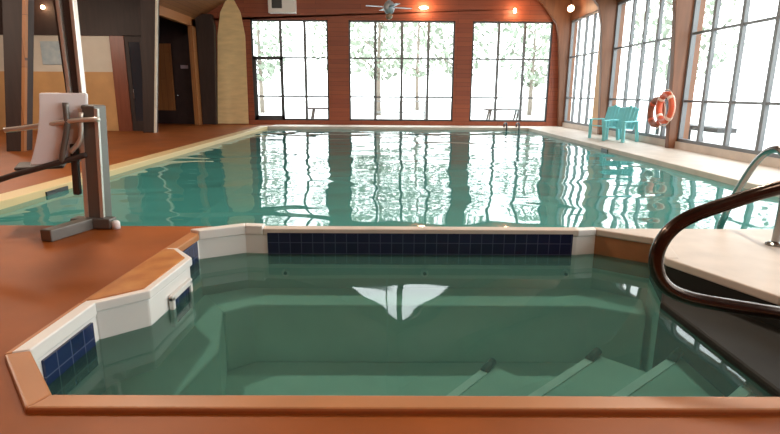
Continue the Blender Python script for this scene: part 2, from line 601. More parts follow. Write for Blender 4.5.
for n, (y0, y1, mul) in enumerate(BAYS):
    bm = B()
    xf = xr0 + 0.08
    for a, b in ((y0, y0 + 0.06), (y1 - 0.06, y1)):
        box(bm, xf - 0.05, xf + 0.05, a, b, SILL, TOP)
    box(bm, xf - 0.05, xf + 0.05, y0, y1, SILL, SILL + 0.07)
    box(bm, xf - 0.05, xf + 0.05, y0, y1, TOP - 0.06, TOP)
    fr = struct('window_%d' % (n + 5), bm, 'grey_bar', WLAB[n], 'window')
    bm = B()
    for y in mul:
        box(bm, xf - 0.04, xf + 0.04, y - 0.045, y + 0.045, SILL, TOP)
    for z in (1.06, 2.5):
        box(bm, xf - 0.03, xf + 0.03, y0, y1, z - 0.025, z + 0.025)
    struct('window_bars', bm, 'grey_bar', None, parent=fr)
    bm = B()
    box(bm, xf + 0.005, xf + 0.015, y0 + 0.03, y1 - 0.03, SILL + 0.03, TOP - 0.03)
    struct('pane', bm, 'glass', None, parent=fr)


bm = B()
box(bm, xr0, xr1, 16.53, 17.45, SILL, TOP)
struct('wall_right_panel', bm, 'tan_wall', 'narrow tan wall strip between the right windows nearest the back', 'wall')

# ------------------------------------------------------------------ timber arches: a leaning leg that widens upwards, then a rafter
def half_arch(side, xo, y, w, name, label, m, lean=0.5, base=0.34):
    z_h = roof_z(xo) - 0.02
    x_in = xo - side * base
    def xi(t):
        return xo - side * t
    pts = [(xo, y, 0.0), (xo, y, z_h), (RIDGE_X, y, RIDGE_Z - 0.03), (RIDGE_X, y, RIDGE_Z - 0.45),
           (xi(1.7), y, roof_z(xi(1.7)) - 0.55), (xi(1.0), y, roof_z(xi(1.0)) - 0.75), (xi(base + lean + 0.12), y, z_h - 0.75),
           (xi(base + lean), y, z_h - 1.25), (xi(base + lean * 0.45), y, z_h - 2.6), (xi(base), y, 0.0)]
    bm = B()
    extrude_poly(bm, pts, (0, w, 0))
    struct(name, bm, m, label, 'column', bevel=0.01)


RL = ['timber arch in the back right corner', 'timber arch leg between the back right windows and the teal chairs', 'timber arch leg with the ring buoys on it',
      'timber arch leg level with the pool end', 'timber arch leg level with the hot tub', 'timber arch leg behind the viewer']
for i, y in enumerate(COLS):
    half_arch(1, 6.62, y - 0.08, 0.16, 'timber_column', RL[i], 'arch', lean=0.22, base=0.15)


def post(pts, y, w, label, m='arch_shaded'):
    bm = B()
    extrude_poly(bm, [(p[0], y, p[1]) for p in pts], (0, w, 0))
    struct('timber_column', bm, m, label, 'column', bevel=0.01)


post([(-6.88, 0), (-6.38, 0), (-6.22, 3.5), (-6.30, 3.9), (-6.88, 3.9)], 20.28, 0.25, 'shade-coloured timber post left of the pale plywood panel')
post([(-7.20, 0), (-6.87, 0), (-6.46, 3.95), (-6.90, 3.95)], 16.0, 0.25, 'shade-coloured timber post right of the glass door on the left')
post([(-7.64, 0), (-7.34, 0), (-6.72, 3.95), (-7.15, 3.95)], 10.8, 0.35, 'shade-coloured timber post behind the pool lift')
post([(-8.2, 0), (-7.8, 0), (-7.7, 3.95), (-8.3, 3.95)], 5.2, 0.35, 'shade-coloured timber post left of the pool corner')
post([(-8.2, 0), (-7.8, 0), (-7.7, 3.95), (-8.3, 3.95)], 0.2, 0.35, 'shade-coloured timber post left of the viewer')
bm = B()
bar(bm, (-7.31, 10.83, 0.0), (-6.70, 10.83, 3.9), 0.06, 0.08, up=(0, 1, 0))  # window-lit side face of the post, put into a paler strip
struct('trim_lit_side', bm, 'orange_wood', 'strip coloured as the lit side of the post behind the pool lift', 'trim')
# lit edge of the left leg, put into the colour of a pale strip
bm = B()
bar(bm, (-6.85, 16.02, 0.0), (-6.44, 16.02, 3.95), 0.045, 0.10, up=(0, 1, 0))
struct('trim_lit_edge', bm, 'pale_wall', 'pale strip coloured as the lit edge of the left arch leg', 'trim')

# ------------------------------------------------------------------ roof
bm = B()
extrude_poly(bm, [(RX1 + 0.3, RY0, roof_z(RX1 + 0.3)), (RIDGE_X, RY0, RIDGE_Z), (-6.9, RY0, roof_z(-6.9)), (-6.9, RY0, roof_z(-6.9) + 0.2),
                  (RIDGE_X, RY0, RIDGE_Z + 0.2), (RX1 + 0.3, RY0, roof_z(RX1 + 0.3) + 0.2)], (0, RY1 - RY0 + 0.6, 0))
struct('ceiling', bm, 'roof', 'boarded gable ceiling over the pool', 'ceiling')
bm = B()
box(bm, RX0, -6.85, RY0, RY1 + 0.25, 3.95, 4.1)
struct('ceiling_left', bm, 'arch_shaded', 'dark low ceiling over the left aisle', 'ceiling')

# ------------------------------------------------------------------ left side
bm = B()
box(bm, RX0 - 0.2, RX0, RY0, RY1, 0, 4.0)
struct('wall_left', bm, 'red_wood', 'boarded wall at the far left', 'wall')
bm = B()
box(bm, RX0, RX1, RY0 - 0.2, RY0, 0, 8.2)
struct('wall_front', bm, 'red_wood', 'boarded wall behind the viewer', 'wall')
# cross wall at Y = 16.7 with tan lower wall, pale upper part, dark header
WY = 16.7
bm = B()
box(bm, RX0, -8.24, WY, WY + 0.15, 0, 1.75)
struct('wall_cross', bm, 'tan_wall', 'tan cross wall behind the pool lift', 'wall')
bm = B()
box(bm, RX0, -8.24, WY, WY + 0.15, 1.75, 2.79)
struct('wall_cross_upper', bm, 'pale_wall', 'paler upper part of the tan cross wall', 'wall')
bm = B()
box(bm, RX0, -6.9, WY - 0.1, WY + 0.2, 2.79, 4.0)
struct('wall_header', bm, 'arch_shaded', 'dark header beam above the tan cross wall', 'wall')
bm = B()
box(bm, -8.24, -7.82, WY - 0.03, WY + 0.15, 0, 2.79)
box(bm, -7.25, -7.1, WY, WY + 0.15, 0, 2.79)
struct('trim_2', bm, 'red_door', 'red brown jamb left of the glass door', 'trim')
bm = B()
box(bm, -7.82, -7.70, WY, WY + 0.06, 0, 2.78)
box(bm, -7.37, -7.25, WY, WY + 0.06, 0, 2.78)
box(bm, -7.70, -7.37, WY, WY + 0.06, 0, 0.3)
box(bm, -7.70, -7.37, WY, WY + 0.06, 2.62, 2.78)
d = struct('door_2', bm, 'arch_shaded', 'dark glass door in the cross wall on the left', 'door')
bm = B()
box(bm, -7.70, -7.37, WY + 0.02, WY + 0.04, 0.3, 2.62)
struct('pane', bm, 'dark_glass', None, parent=d)
bm = B()
tube(bm, [(-7.66, WY - 0.02, 0.95), (-7.66, WY - 0.06, 0.97), (-7.66, WY - 0.06, 1.25), (-7.66, WY - 0.02, 1.27)], 0.014, 8)
struct('door_handle', bm, 'steel', None, parent=d)
# board on the pale wall
bm = B()
box(bm, -10.30, -9.72, WY - 0.04, WY, 1.95, 2.62)
o = obj('notice_board', bm, 'poster', bevel=0.01)
tag(o, 'blue grey board hung high on the pale wall behind the pool lift', 'board')

# side wall of the alcove at X = -6.9 : opening from 16.9 to 20.1
bm = B()
box(bm, -7.05, -6.9, 19.95, RY1, 0, 3.7)
box(bm, -7.05, -6.9, WY + 0.15, RY1, 3.45, 4.0)
struct('wall_alcove', bm, 'orange_wood', 'orange brown boards framing the dark alcove at the back left', 'wall')
bm = B()
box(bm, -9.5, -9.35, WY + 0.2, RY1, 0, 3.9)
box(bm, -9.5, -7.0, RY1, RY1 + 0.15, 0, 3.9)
struct('wall_alcove_back', bm, 'shaded_room', 'walls coloured with the darkness inside the alcove at the back left', 'wall')
bm = B()
box(bm, -8.6, -7.95, RY1 - 0.06, RY1 - 0.01, 0.5, 2.9)
struct('trim_3', bm, 'orange_wood', 'orange brown board inside the dark alcove', 'trim')
bm = B()
box(bm, -7.88, -7.12, RY1 - 0.07, RY1 - 0.01, 0, 2.6)
d = struct('door_3', bm, 'shaded_room', 'dark door inside the back left alcove', 'door')
bm = B()
lathe(bm, [(0.01, 0), (0.03, 0.02), (0.03, 0.05), (0.01, 0.06)], 10, (-7.8, RY1 - 0.10, 1.0))
struct('door_handle', bm, 'steel', None, parent=d)
bm = B()
box(bm, -7.62, -7.35, RY1 - 0.09, RY1 - 0.072, 2.02, 2.14)
o = obj('door_plate', bm, 'sign')
tag(o, 'small pinkish grey plate on the dark door in the back left alcove', 'sign')

# ------------------------------------------------------------------ swimming pool
pool = thing('swimming_pool', 'large rectangular indoor swimming pool with teal plaster in front of the windows', 'pool', (0.41, 12, -1.4))
L0 = Vector((0.41, 12, -1.4))


def lpart(name, bm, m, root, smooth=False, bevel=0.0, label=None):
    """A part modelled in world coordinates under a root that is already placed."""
    bmesh.ops.transform(bm, matrix=root.matrix_basis.inverted(), verts=bm.verts)
    return part(name, bm, m, root, smooth, bevel, label)


bm = B()
t = 0.12
box(bm, PX0 - t, PX0, PY0, PY1 + t, -1.5, -0.13)
box(bm, PX1, PX1 + t, PY0, PY1 + t, -1.5, -0.13)
box(bm, PX0 - t, PX1 + t, PY0 - 0.02, PY0, -1.5, -0.005)
box(bm, PX0, PX1, PY1, PY1 + t, -1.5, -0.13)
box(bm, PX0 - t, PX1 + t, PY0 - 0.02, PY1 + t, -1.6, -1.5)
lpart('basin', bm, 'pool', pool)
for nm, a in (('left', (PX0 - 0.30, PX0, PY0, PY1)), ('right', (PX1, PX1 + 0.18, PY0, PY1)), ('far', (PX0 - 0.30, PX1 + 0.18, PY1, PY1 + 0.22))):
    bm = B()
    box(bm, a[0], a[1], a[2], a[3], -0.13, 0.022)
    lpart('coping', bm, 'cream' if nm == 'left' else 'beige', pool, bevel=0.012,
          label='cream coping along the orange deck' if nm == 'left' else None)
for nm, a in (('skimmer_mouth', (PX1 - 0.02, PX1 + 0.03, 12.1, 12.45, -0.12, -0.02)), ('skimmer_mouth', (PX0 - 0.03, PX0 + 0.02, 6.5, 6.95, -0.12, -0.02))):
    bm = B()
    box(bm, *a)
    lpart(nm, bm, 'black', pool)

bm = B()
NXg, NYg = 2, 2
v = [bm.verts.new(p) for p in ((PX0, PY0, -0.07), (PX1, PY0, -0.07), (PX1, PY1, -0.07), (PX0, PY1, -0.07))]
bm.faces.new(v)
o = obj('pool_water', bm, 'water_pool')
tag(o, 'rippled teal pool water mirroring the back windows', 'water', kind='stuff')

# ------------------------------------------------------------------ hot tub
spa = thing('hot_tub', 'sunken hot tub with white and navy tiled sides in the orange deck', 'hot tub', (0.35, 3.3, -1.0))
n = len(SPA)
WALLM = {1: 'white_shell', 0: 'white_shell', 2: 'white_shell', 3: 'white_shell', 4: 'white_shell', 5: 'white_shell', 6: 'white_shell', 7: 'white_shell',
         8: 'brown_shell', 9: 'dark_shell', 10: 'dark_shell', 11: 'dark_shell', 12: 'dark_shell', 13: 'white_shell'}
OUT6 = offset(SPA, 0.06)
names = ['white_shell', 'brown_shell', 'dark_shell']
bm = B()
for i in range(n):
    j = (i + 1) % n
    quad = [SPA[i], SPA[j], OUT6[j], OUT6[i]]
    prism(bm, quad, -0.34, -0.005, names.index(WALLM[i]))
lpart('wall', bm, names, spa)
bm = B()
for i in range(n):
    j = (i + 1) % n
    prism(bm, [SPA[i], SPA[j], OUT6[j], OUT6[i]], -1.05, -0.34)
prism(bm, SPA_OUT, -1.15, -1.05)
lpart('basin', bm, 'under', spa)
# coping: one moulded band per straight run
COPM = {0: 'coping_tan', 1: 'coping_tan', 2: 'coping_tan', 3: 'coping_tan', 4: 'white_shell', 5: 'white_shell', 6: 'beige', 7: 'white_shell',
        8: 'beige', 9: 'beige', 10: 'beige', 11: 'beige', 12: 'coping_tan', 13: 'coping_tan'}
INN = offset(SPA, -0.012)
for i in range(n):
    j = (i + 1) % n
    bm = B()
    hi = 0.05 if i in (4, 5) else 0.025
    if i == 1:                                     # white inner lip, tan outer strip
        prism(bm, [INN[i], INN[j], OUT6[j], OUT6[i]], -0.05, hi + 0.004)
        lpart('coping', bm, 'white_shell', spa, bevel=0.008, label='white lip above the navy tile panel')
        bm = B()
        prism(bm, [OUT6[i], OUT6[j], SPA_OUT[j], SPA_OUT[i]], -0.035, hi)
        lpart('coping', bm, COPM[i], spa, bevel=0.006)
        continue
    prism(bm, [INN[i], INN[j], SPA_OUT[j], SPA_OUT[i]], -0.035, hi)
    lpart('coping', bm, COPM[i], spa, bevel=0.010)
# dam between hot tub and pool
bm = B()
prism(bm, [(-1.25, 4.62), (1.95, 4.62), (1.95, PY0 - 0.022), (-1.25, PY0 - 0.022)], -1.1, 0.012)
lpart('dam_wall', bm, 'beige', spa, bevel=0.01)
# navy tile bands
bm = B()
box(bm, -1.05, 1.66, 4.565, 4.58, -0.30, -0.012)
lpart('tile_band', bm, 'navy_xz', spa, label='long navy tile band below the pool edge')
bm = B()
box(bm, -1.66, -1.645, 2.36, 2.80, -0.33, -0.07)
lpart('tile_band', bm, 'navy_yz', spa, label='navy tile panel in the white wall at the near left')
bm = B()
box(bm, -1.61, -1.595, 4.0, 4.36, -0.33, -0.03)
lpart('tile_band', bm, 'navy_yz', spa)
# white skimmer housing with mottled lid
HP = [(-1.66, 2.86), (-1.44, 3.06), (-1.42, 3.70), (-1.61, 3.93)]
bm = B()
prism(bm, HP, -0.75, -0.03)
h = lpart('skimmer_housing', bm, 'white_shell', spa, bevel=0.012, label='white box jutting into the water')
bm = B()
prism(bm, [(-1.72, 2.84), (-1.66, 2.84), (-1.425, 3.05), (-1.405, 3.71), (-1.60, 3.95), (-1.68, 3.95)], -0.03, 0.028)
o = lpart('lid', bm, ['white_shell'], spa, bevel=0.008)
o.parent = h
bm = B()
prism(bm, [(-1.71, 2.88), (-1.66, 2.90), (-1.47, 3.07), (-1.45, 3.69), (-1.61, 3.90), (-1.68, 3.91)], 0.028, 0.034)
o = lpart('lid_inlay', bm, ['marble'], spa)
o.parent = h
bm = B()
for a, b, c, e in ((3.30, 3.34, -0.33, -0.12), (3.62, 3.66, -0.33, -0.12), (3.30, 3.66, -0.15, -0.11)):
    box(bm, -1.425, -1.395, a, b, c, e)
o = lpart('slot_frame', bm, 'white_shell', spa, bevel=0.006)
o.parent = h
bm = B()
box(bm, -1.428, -1.410, 3.34, 3.62, -0.33, -0.15)
o = lpart('slot', bm, 'navy_yz', spa)
o.parent = h
# benches under the water
bm = B()
prism(bm, [(-1.58, 4.37), (-1.25, 4.56), (1.88, 4.58), (2.22, 4.31), (2.09, 3.98), (1.70, 4.16), (-1.10, 4.16), (-1.30, 4.0)], -1.05, -0.52)
lpart('bench', bm, 'under', spa, bevel=0.02)
bm = B()
prism(bm, [(-1.64, 2.30), (-1.64, 2.86), (-1.56, 4.37), (-1.30, 4.0), (-1.12, 3.3), (-1.25, 2.30), (-1.36, 1.98)], -1.05, -0.50)
lpart('bench', bm, 'under', spa, bevel=0.02)
bm = B()
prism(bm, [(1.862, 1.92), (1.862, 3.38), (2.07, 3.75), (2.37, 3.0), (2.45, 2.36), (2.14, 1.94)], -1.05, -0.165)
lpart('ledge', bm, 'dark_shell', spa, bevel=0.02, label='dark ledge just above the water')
# corner steps: diagonal treads, pale nosing
STEPS = [((0.34, 2.85, -0.58), (0.70, 3.28)), ((0.76, 2.70, -0.50), (1.40, 3.28)), ((1.20, 2.58, -0.41), (1.84, 3.10)), ((1.66, 2.34, -0.27), (1.94, 2.56))]
for k, ((ax, ay, z), (bx_, by_)) in enumerate(STEPS):
    d = Vector((bx_ - ax, by_ - ay, 0)).normalized()
    A = Vector((ax, ay, 0)) - d * 0.9
    A = Vector((ax - (ay - 1.96) / d.y * d.x, 1.96, 0))
    Bp = Vector((bx_, by_, 0))
    bm = B()
    prism(bm, [(A.x, A.y), (Bp.x, Bp.y), (min(Bp.x + 0.35, 2.30), max(2.2, Bp.y - 0.35)), (2.30, 2.2), (2.10, 1.96)], -1.05, z)
    st = lpart('step', bm, 'under', spa)
    bm = B()
    nx = Vector((d.y, -d.x, 0)) * 0.055
    a0, b0 = A + d * 0.02, Bp - d * 0.12
    prism(bm, [(a0.x, a0.y), (b0.x, b0.y), (b0.x + nx.x, b0.y + nx.y), (a0.x + nx.x, a0.y + nx.y)], z - 0.02, z + 0.008)
    o = lpart('step_nosing', bm, 'white_strip', spa)
    o.parent = st
    bm = B()
    tube(bm, [tuple(b0 + nx * 0.5 + Vector((0, 0, z + 0.01))), tuple(Bp + nx * 0.5 + Vector((0, 0, z + 0.03)))], 0.028, 10)
    o = lpart('end_cap', bm, 'black', spa, smooth=True)
    o.parent = st
# jets
for (jx, jy, jz) in ((1.62, 4.55, -0.38), (0.35, 4.55, -0.38), (-0.9, 4.55, -0.38)):
    bm = B()
    tube(bm, [(jx, 4.60, jz), (jx, 4.555, jz)], 0.035, 12)
    j = lpart('jet', bm, 'white_shell', spa)
    bm = B()
    tube(bm, [(jx, 4.56, jz), (jx, 4.545, jz)], 0.016, 10)
    o = lpart('nozzle', bm, 'black', spa)
    o.parent = j

bm = B()
INW = offset(SPA, 0.01)
bm.faces.new([bm.verts.new((p[0], p[1], -0.205)) for p in INW])
o = obj('hot_tub_water', bm, 'water_spa')
tag(o, 'still dark green hot tub water', 'water', kind='stuff')

# ------------------------------------------------------------------ pool lift on the left
lift = thing('pool_lift', 'pool lift with white seat and tall pale mast on the left pool edge', 'pool lift', (-2.62, 4.70, 0.0))
bm = B()
bar(bm, (-2.60, 4.82, 0.05), (-2.76, 4.20, 0.05), 0.11, 0.10)
lpart('foot_bar', bm, 'lift_grey', lift, bevel=0.01)
bm = B()
bar(bm, (-2.80, 4.68, 0.05), (-2.44, 4.66, 0.05), 0.12, 0.09)
lpart('foot_bar', bm, 'lift_grey', lift, bevel=0.01)
bm = B()
lathe(bm, [(0.0, 0), (0.035, 0), (0.035, 0.06), (0.02, 0.075)], 12, (-2.41, 4.64, 0.0))
lpart('foot_cap', bm, 'seat_white', lift, smooth=True)
bm = B()
bar(bm, (-2.60, 4.75, 0.06), (-2.545, 4.75, 1.08), 0.12, 0.20, up=(0, 1, 0))
lpost = lpart('post', bm, 'lift_grey', lift, bevel=0.015)
bm = B()
bar(bm, (-2.665, 4.66, 0.10), (-2.61, 4.66, 1.05), 0.035, 0.03, up=(0, 1, 0))
o = lpart('post_edge', bm, 'alu', lift)
o.parent = lpost
bm = B()
bar(bm, (-2.53, 4.66, 0.10), (-2.475, 4.66, 1.05), 0.03, 0.03, up=(0, 1, 0))
o = lpart('post_edge', bm, 'alu', lift)
o.parent = lpost
for xa, xb in ((-2.72, -2.725), (-2.625, -2.60)):
    bm = B()
    bar(bm, (xa, 4.74, 0.98), (xb, 4.74, 2.45), 0.034, 0.07, up=(0, 1, 0))
    lpart('mast_rail', bm, 'alu', lift, bevel=0.008)
bm = B()
bar(bm, (-2.672, 4.76, 0.98), (-2.662, 4.76, 2.42), 0.065, 0.05, up=(0, 1, 0))
lpart('mast_channel', bm, 'lift_dark', lift)
bm = B()
bar(bm, (-2.765, 4.80, 1.05), (-2.785, 4.80, 2.42), 0.05, 0.04, up=(0, 1, 0))
lpart('actuator', bm, 'lift_dark', lift, bevel=0.01)
bm = B()
box(bm, -2.82, -2.54, 4.68, 4.82, 2.42, 2.50)
lpart('mast_head', bm, 'lift_grey', lift, bevel=0.015)
# seat
bm = B()
prof = []
for k in range(7):
    s = k / 6
    x = -2.72 - 0.15 * (1 - s) + 0.03 * sin(pi * s)
    prof.append((x, 0.58 + 0.60 * s))
outline = []
W0, W1 = 0.16, 0.13
vl = []
for thick in (0.0, 0.03):
    ring = []
    for (x, z) in prof:
        s = (z - 0.58) / 0.6
        # the backrest faces left and away: its width runs obliquely in plan
        hw = 0.185 - 0.01 * s
        ring.append((Vector((x - hw * 0.86, 4.62 - hw * 0.5 + thick, z)), Vector((x + hw * 0.86, 4.62 + hw * 0.5 + thick, z))))
    vl.append(ring)
for r in vl:
    pass
grid = [[[bm.verts.new(p) for p in pr] for pr in r] for r in vl]
for k in range(6):
    for a in (0, 1):
        bm.faces.new((grid[a][k][0], grid[a][k][1], grid[a][k + 1][1], grid[a][k + 1][0]))
    for s in (0, 1):
        bm.faces.new((grid[0][k][s], grid[1][k][s], grid[1][k + 1][s], grid[0][k + 1][s]))
for k in (0, 6):
    bm.faces.new((grid[0][k][0], grid[0][k][1], grid[1][k][1], grid[1][k][0]))
lpart('backrest', bm, 'seat_white', lift, bevel=0.012)
bm = B()
prism(bm, [(-3.16, 4.52), (-2.84, 4.70), (-3.02, 5.06), (-3.36, 4.88)], 0.53, 0.56)
lpart('seat_pan', bm, 'lift_dark', lift, bevel=0.015)
bm = B()
tube(bm, smooth_path([(-2.60, 4.66, 0.66), (-2.80, 4.62, 0.60), (-3.05, 4.56, 0.53), (-3.22, 4.52, 0.48), (-3.65, 4.45, 0.33)], 6), 0.026, 10)
lpart('seat_frame', bm, 'lift_dark', lift, smooth=True)
bm = B()
bar(bm, (-3.75, 4.46, 0.30), (-3.72, 4.85, 0.30), 0.20, 0.025)
lpart('footrest', bm, 'lift_grey', lift, bevel=0.008)
bm = B()
tube(bm, smooth_path([(-3.22, 4.57, 0.87), (-3.05, 4.58, 0.89), (-2.70, 4.60, 0.945), (-2.44, 4.62, 0.965)], 6), 0.022, 10)
lpart('armrest', bm, 'alu', lift, smooth=True)
bm = B()
tube(bm, smooth_path([(-2.70, 4.60, 1.10), (-2.71, 4.60, 0.90), (-2.78, 4.60, 0.66), (-2.80, 4.62, 0.60)], 6), 0.024, 10)
lpart('back_tube', bm, 'lift_grey', lift, smooth=True)
bm = B()
tube(bm, smooth_path([(-2.59, 4.62, 1.02), (-2.62, 4.62, 0.80), (-2.72, 4.62, 0.68)], 6), 0.02, 10)
lpart('back_tube', bm, 'alu', lift, smooth=True)
bm = B()
bar(bm, (-2.74, 4.68, 0.30), (-2.715, 4.68, 0.75), 0.055, 0.055, up=(0, 1, 0))
lpart('pull_handle', bm, 'lift_dark', lift, bevel=0.01)

# ------------------------------------------------------------------ handrails
hr = thing('handrail', 'thick bronze looped handrail at the right edge of the hot tub', 'handrail', (2.7, 2.45, 0.0))
bm = B()
pth = smooth_path([(2.98, 2.62, 0.0), (2.97, 2.60, 0.45), (2.82, 2.56, 0.86), (2.40, 2.50, 0.91), (1.838, 2.460, 0.777), (1.631, 2.460, 0.709), (1.442, 2.460, 0.635), (1.347, 2.460, 0.556), (1.307, 2.460, 0.451), (1.324, 2.460, 0.350), (1.388, 2.460, 0.273), (1.497, 2.460, 0.226), (1.650, 2.460, 0.195), (1.946, 2.460, 0.149), (2.20, 2.50, 0.10), (2.62, 2.52, 0.05), (2.72, 2.53, 0.0)], 8)
tube(bm, pth, 0.034, 16)
lpart('rail', bm, 'bronze', hr, smooth=True)
for p in ((2.98, 2.62), (2.72, 2.53)):
    bm = B()
    lathe(bm, [(0.075, 0.0), (0.075, 0.012), (0.045, 0.03), (0.03, 0.03)], 16, (p[0], p[1], 0.0))
    lpart('flange', bm, 'steel', hr, smooth=False)

lr = thing('grab_rail', 'grey steel pool grab rail arching from the beige deck into the pool', 'handrail', (3.2, 4.21, 0.0))
bm = B()
pth = smooth_path([(3.2, 4.21, 0.0), (3.2, 4.20, 0.35), (3.2, 4.23, 0.66), (3.2, 4.33, 0.765), (3.2, 4.46, 0.745), (3.2, 4.58, 0.65), (3.2, 4.70, 0.48), (3.2, 4.82, 0.27), (3.2, 4.90, 0.08), (3.2, 4.95, -0.10), (3.2, 4.96, -0.6)], 8)
tube(bm, pth, 0.030, 14)
lpart('rail', bm, 'steel', lr, smooth=True)
bm = B()
lathe(bm, [(0.07, 0.0), (0.07, 0.012), (0.04, 0.03), (0.03, 0.03)], 16, (3.2, 4.21, 0.0))
lpart('flange', bm, 'steel', lr)

# small dark ladder at the far right pool corner
fl = thing('pool_ladder', 'small dark ladder at the far right corner of the pool', 'ladder', (4.45, 19.2, 0.0))
for dx in (-0.22, 0.22):
    bm = B()
    tube(bm, smooth_path([(4.45 + dx, 19.45, 0.02), (4.45 + dx, 19.42, 0.14), (4.45 + dx, 19.2, 0.17), (4.45 + dx, 19.03, 0.08), (4.45 + dx, 19.0, -0.8)], 5), 0.03, 8)
    lpart('side_rail', bm, 'black', fl, smooth=True)
for z in (-0.3, -0.6):
    bm = B()
    box(bm, 4.25, 4.65, 18.96, 19.04, z, z + 0.03)
    lpart('rung', bm, 'black', fl)

# ------------------------------------------------------------------ teal chairs


def make_chair():
    r = thing('armchair', 'teal plastic armchair nearest the ring buoys', 'chair', group='teal chairs by the right windows')
    # local: faces +X, width along Y
    bm = B()
    extrude_poly(bm, [(0.30, -0.27, 0.40), (0.32, -0.27, 0.37), (-0.20, -0.27, 0.33), (-0.22, -0.27, 0.365)], (0, 0.54, 0))
    part('seat', bm, 'teal', r, bevel=0.012)
    bm = B()
    for k in range(5):                                    # moulded slats leaning back
        y = -0.27 + k * 0.111
        top = 0.93 + 0.06 * (1 - abs(k - 2) / 2)
        extrude_poly(bm, [(-0.20, y, 0.34), (-0.165, y, 0.34), (-0.345, y, top), (-0.38, y, top)], (0, 0.098, 0))
    bar(bm, (-0.30, -0.28, 0.66), (-0.30, 0.28, 0.66), 0.03, 0.06)
    part('backrest', bm, 'teal', r, bevel=0.006)
    for s in (-1, 1):
        bm = B()
        box(bm, -0.30, 0.34, s * 0.34 - 0.055, s * 0.34 + 0.055, 0.555, 0.585)
        part('arm', bm, 'teal', r, bevel=0.01)
        bm = B()
        bar(bm, (0.27, s * 0.32, 0.0), (0.27, s * 0.32, 0.56), 0.05, 0.09, up=(0, 1, 0))
        part('leg', bm, 'teal', r, bevel=0.008)
        bm = B()
        bar(bm, (-0.34, s * 0.32, 0.0), (-0.24, s * 0.32, 0.56), 0.05, 0.09, up=(0, 1, 0))
        part('leg', bm, 'teal', r, bevel=0.008)
    return r


ch = make_chair()
ch.location = (6.10, 14.05, 0.0)
ch.scale = (0.92, 0.92, 0.92)
ch.rotation_euler = (0, 0, pi + 0.50)
c2 = copy_tree(ch)
c2.location = (6.05, 14.92, 0.0)
c2.rotation_euler = (0, 0, pi + 0.45)
c2['label'] = 'teal plastic armchair farther from the ring buoys'


# ------------------------------------------------------------------ ring buoys on the right arch leg
def buoy(loc, tiltz, m, band, label, R=0.285, r=0.07):
    o = thing('ring_buoy', label, 'life ring', loc, tiltz, 'ring buoys on the arch leg')
    bm = B()
    tube(bm, [(0, R * cos(2 * pi * k / 32), R * sin(2 * pi * k / 32)) for k in range(32)], r, 14, closed=True)
    part('ring', bm, m, o, smooth=True)
    for a in (45, 135, 225, 315):
        bm = B()
        A = radians(a)
        tube(bm, [(0, R * cos(A + d), R * sin(A + d)) for d in (-0.13, 0, 0.13)], r * 1.04, 14)
        part('band', bm, band, o, smooth=True)
    bm = B()
    pts = []
    for k in range(40):
        a = 2 * pi * k / 40
        w = R + r * 1.05 + 0.035 * abs(sin(2 * (a - pi / 4)))
        pts.append((0, w * cos(a), w * sin(a)))
    tube(bm, pts, 0.009, 6, closed=True)
    part('grab_rope', bm, 'rope', o, smooth=True)
    bm = B()
    tube(bm, [(0.0, 0, R - r - 0.02), (0.19, 0, R - r + 0.0)], 0.014, 8)
    part('hook', bm, 'black', o)
    return o


buoy((6.13, 11.95, 0.92), 0.0, 'buoy', 'buoy_band', 'orange red ring buoy with pale bands hung in front on the arch leg')
buoy((6.30, 12.66, 0.80), 0.0, 'buoy_dull', 'buoy', 'duller orange ring buoy hung lower behind the pale banded one')

# ------------------------------------------------------------------ things on the back wall and above
hb = thing('wall_heater', 'white box heater mounted on the back wall above the left windows', 'heater', (-3.76, 20.4, 4.3))
bm = B()
box(bm, -4.24, -3.28, 20.2, 20.6, 3.96, 4.75)
lpart('case', bm, 'white_box', hb, bevel=0.02)
bm = B()
box(bm, -4.10, -3.74, 20.18, 20.21, 4.10, 4.68)
lpart('grille', bm, 'black', hb, label='dark opening')
bm = B()
box(bm, -4.22, -3.28, 20.14, 20.22, 3.94, 4.02)
lpart('ledge', bm, 'white_box', hb, bevel=0.01)

fan = thing('ceiling_fan', 'blue grey ceiling fan hanging over the middle of the pool', 'fan', (0.05, 14.5, 3.27))
fx, fy, fz = 0.05, 14.5, 3.27
bm = B()
tube(bm, [(fx, fy, fz + 0.2), (fx, fy, roof_z(fx) - 0.02)], 0.02, 8)
lpart('rod', bm, 'fan_grey', fan)
bm = B()
lathe(bm, [(0.03, -0.10), (0.10, -0.08), (0.14, 0.0), (0.14, 0.10), (0.10, 0.18), (0.03, 0.22)], 18, (fx, fy, fz))
lpart('motor', bm, 'fan_grey', fan, smooth=True)
for k in range(4):
    a = radians(20 + 90 * k)
    bm = B()
    c = Vector((fx, fy, fz + 0.06))
    d = Vector((cos(a), sin(a), 0))
    bar(bm, c + d * 0.16, c + d * 0.62, 0.13, 0.012)
    lpart('blade', bm, 'fan_grey', fan, bevel=0.004)
bm = B()
lathe(bm, [(0.02, -0.24), (0.07, -0.22), (0.09, -0.16), (0.06, -0.10)], 14, (fx, fy, fz))
lpart('lower_cap', bm, 'fan_brown', fan, smooth=True)


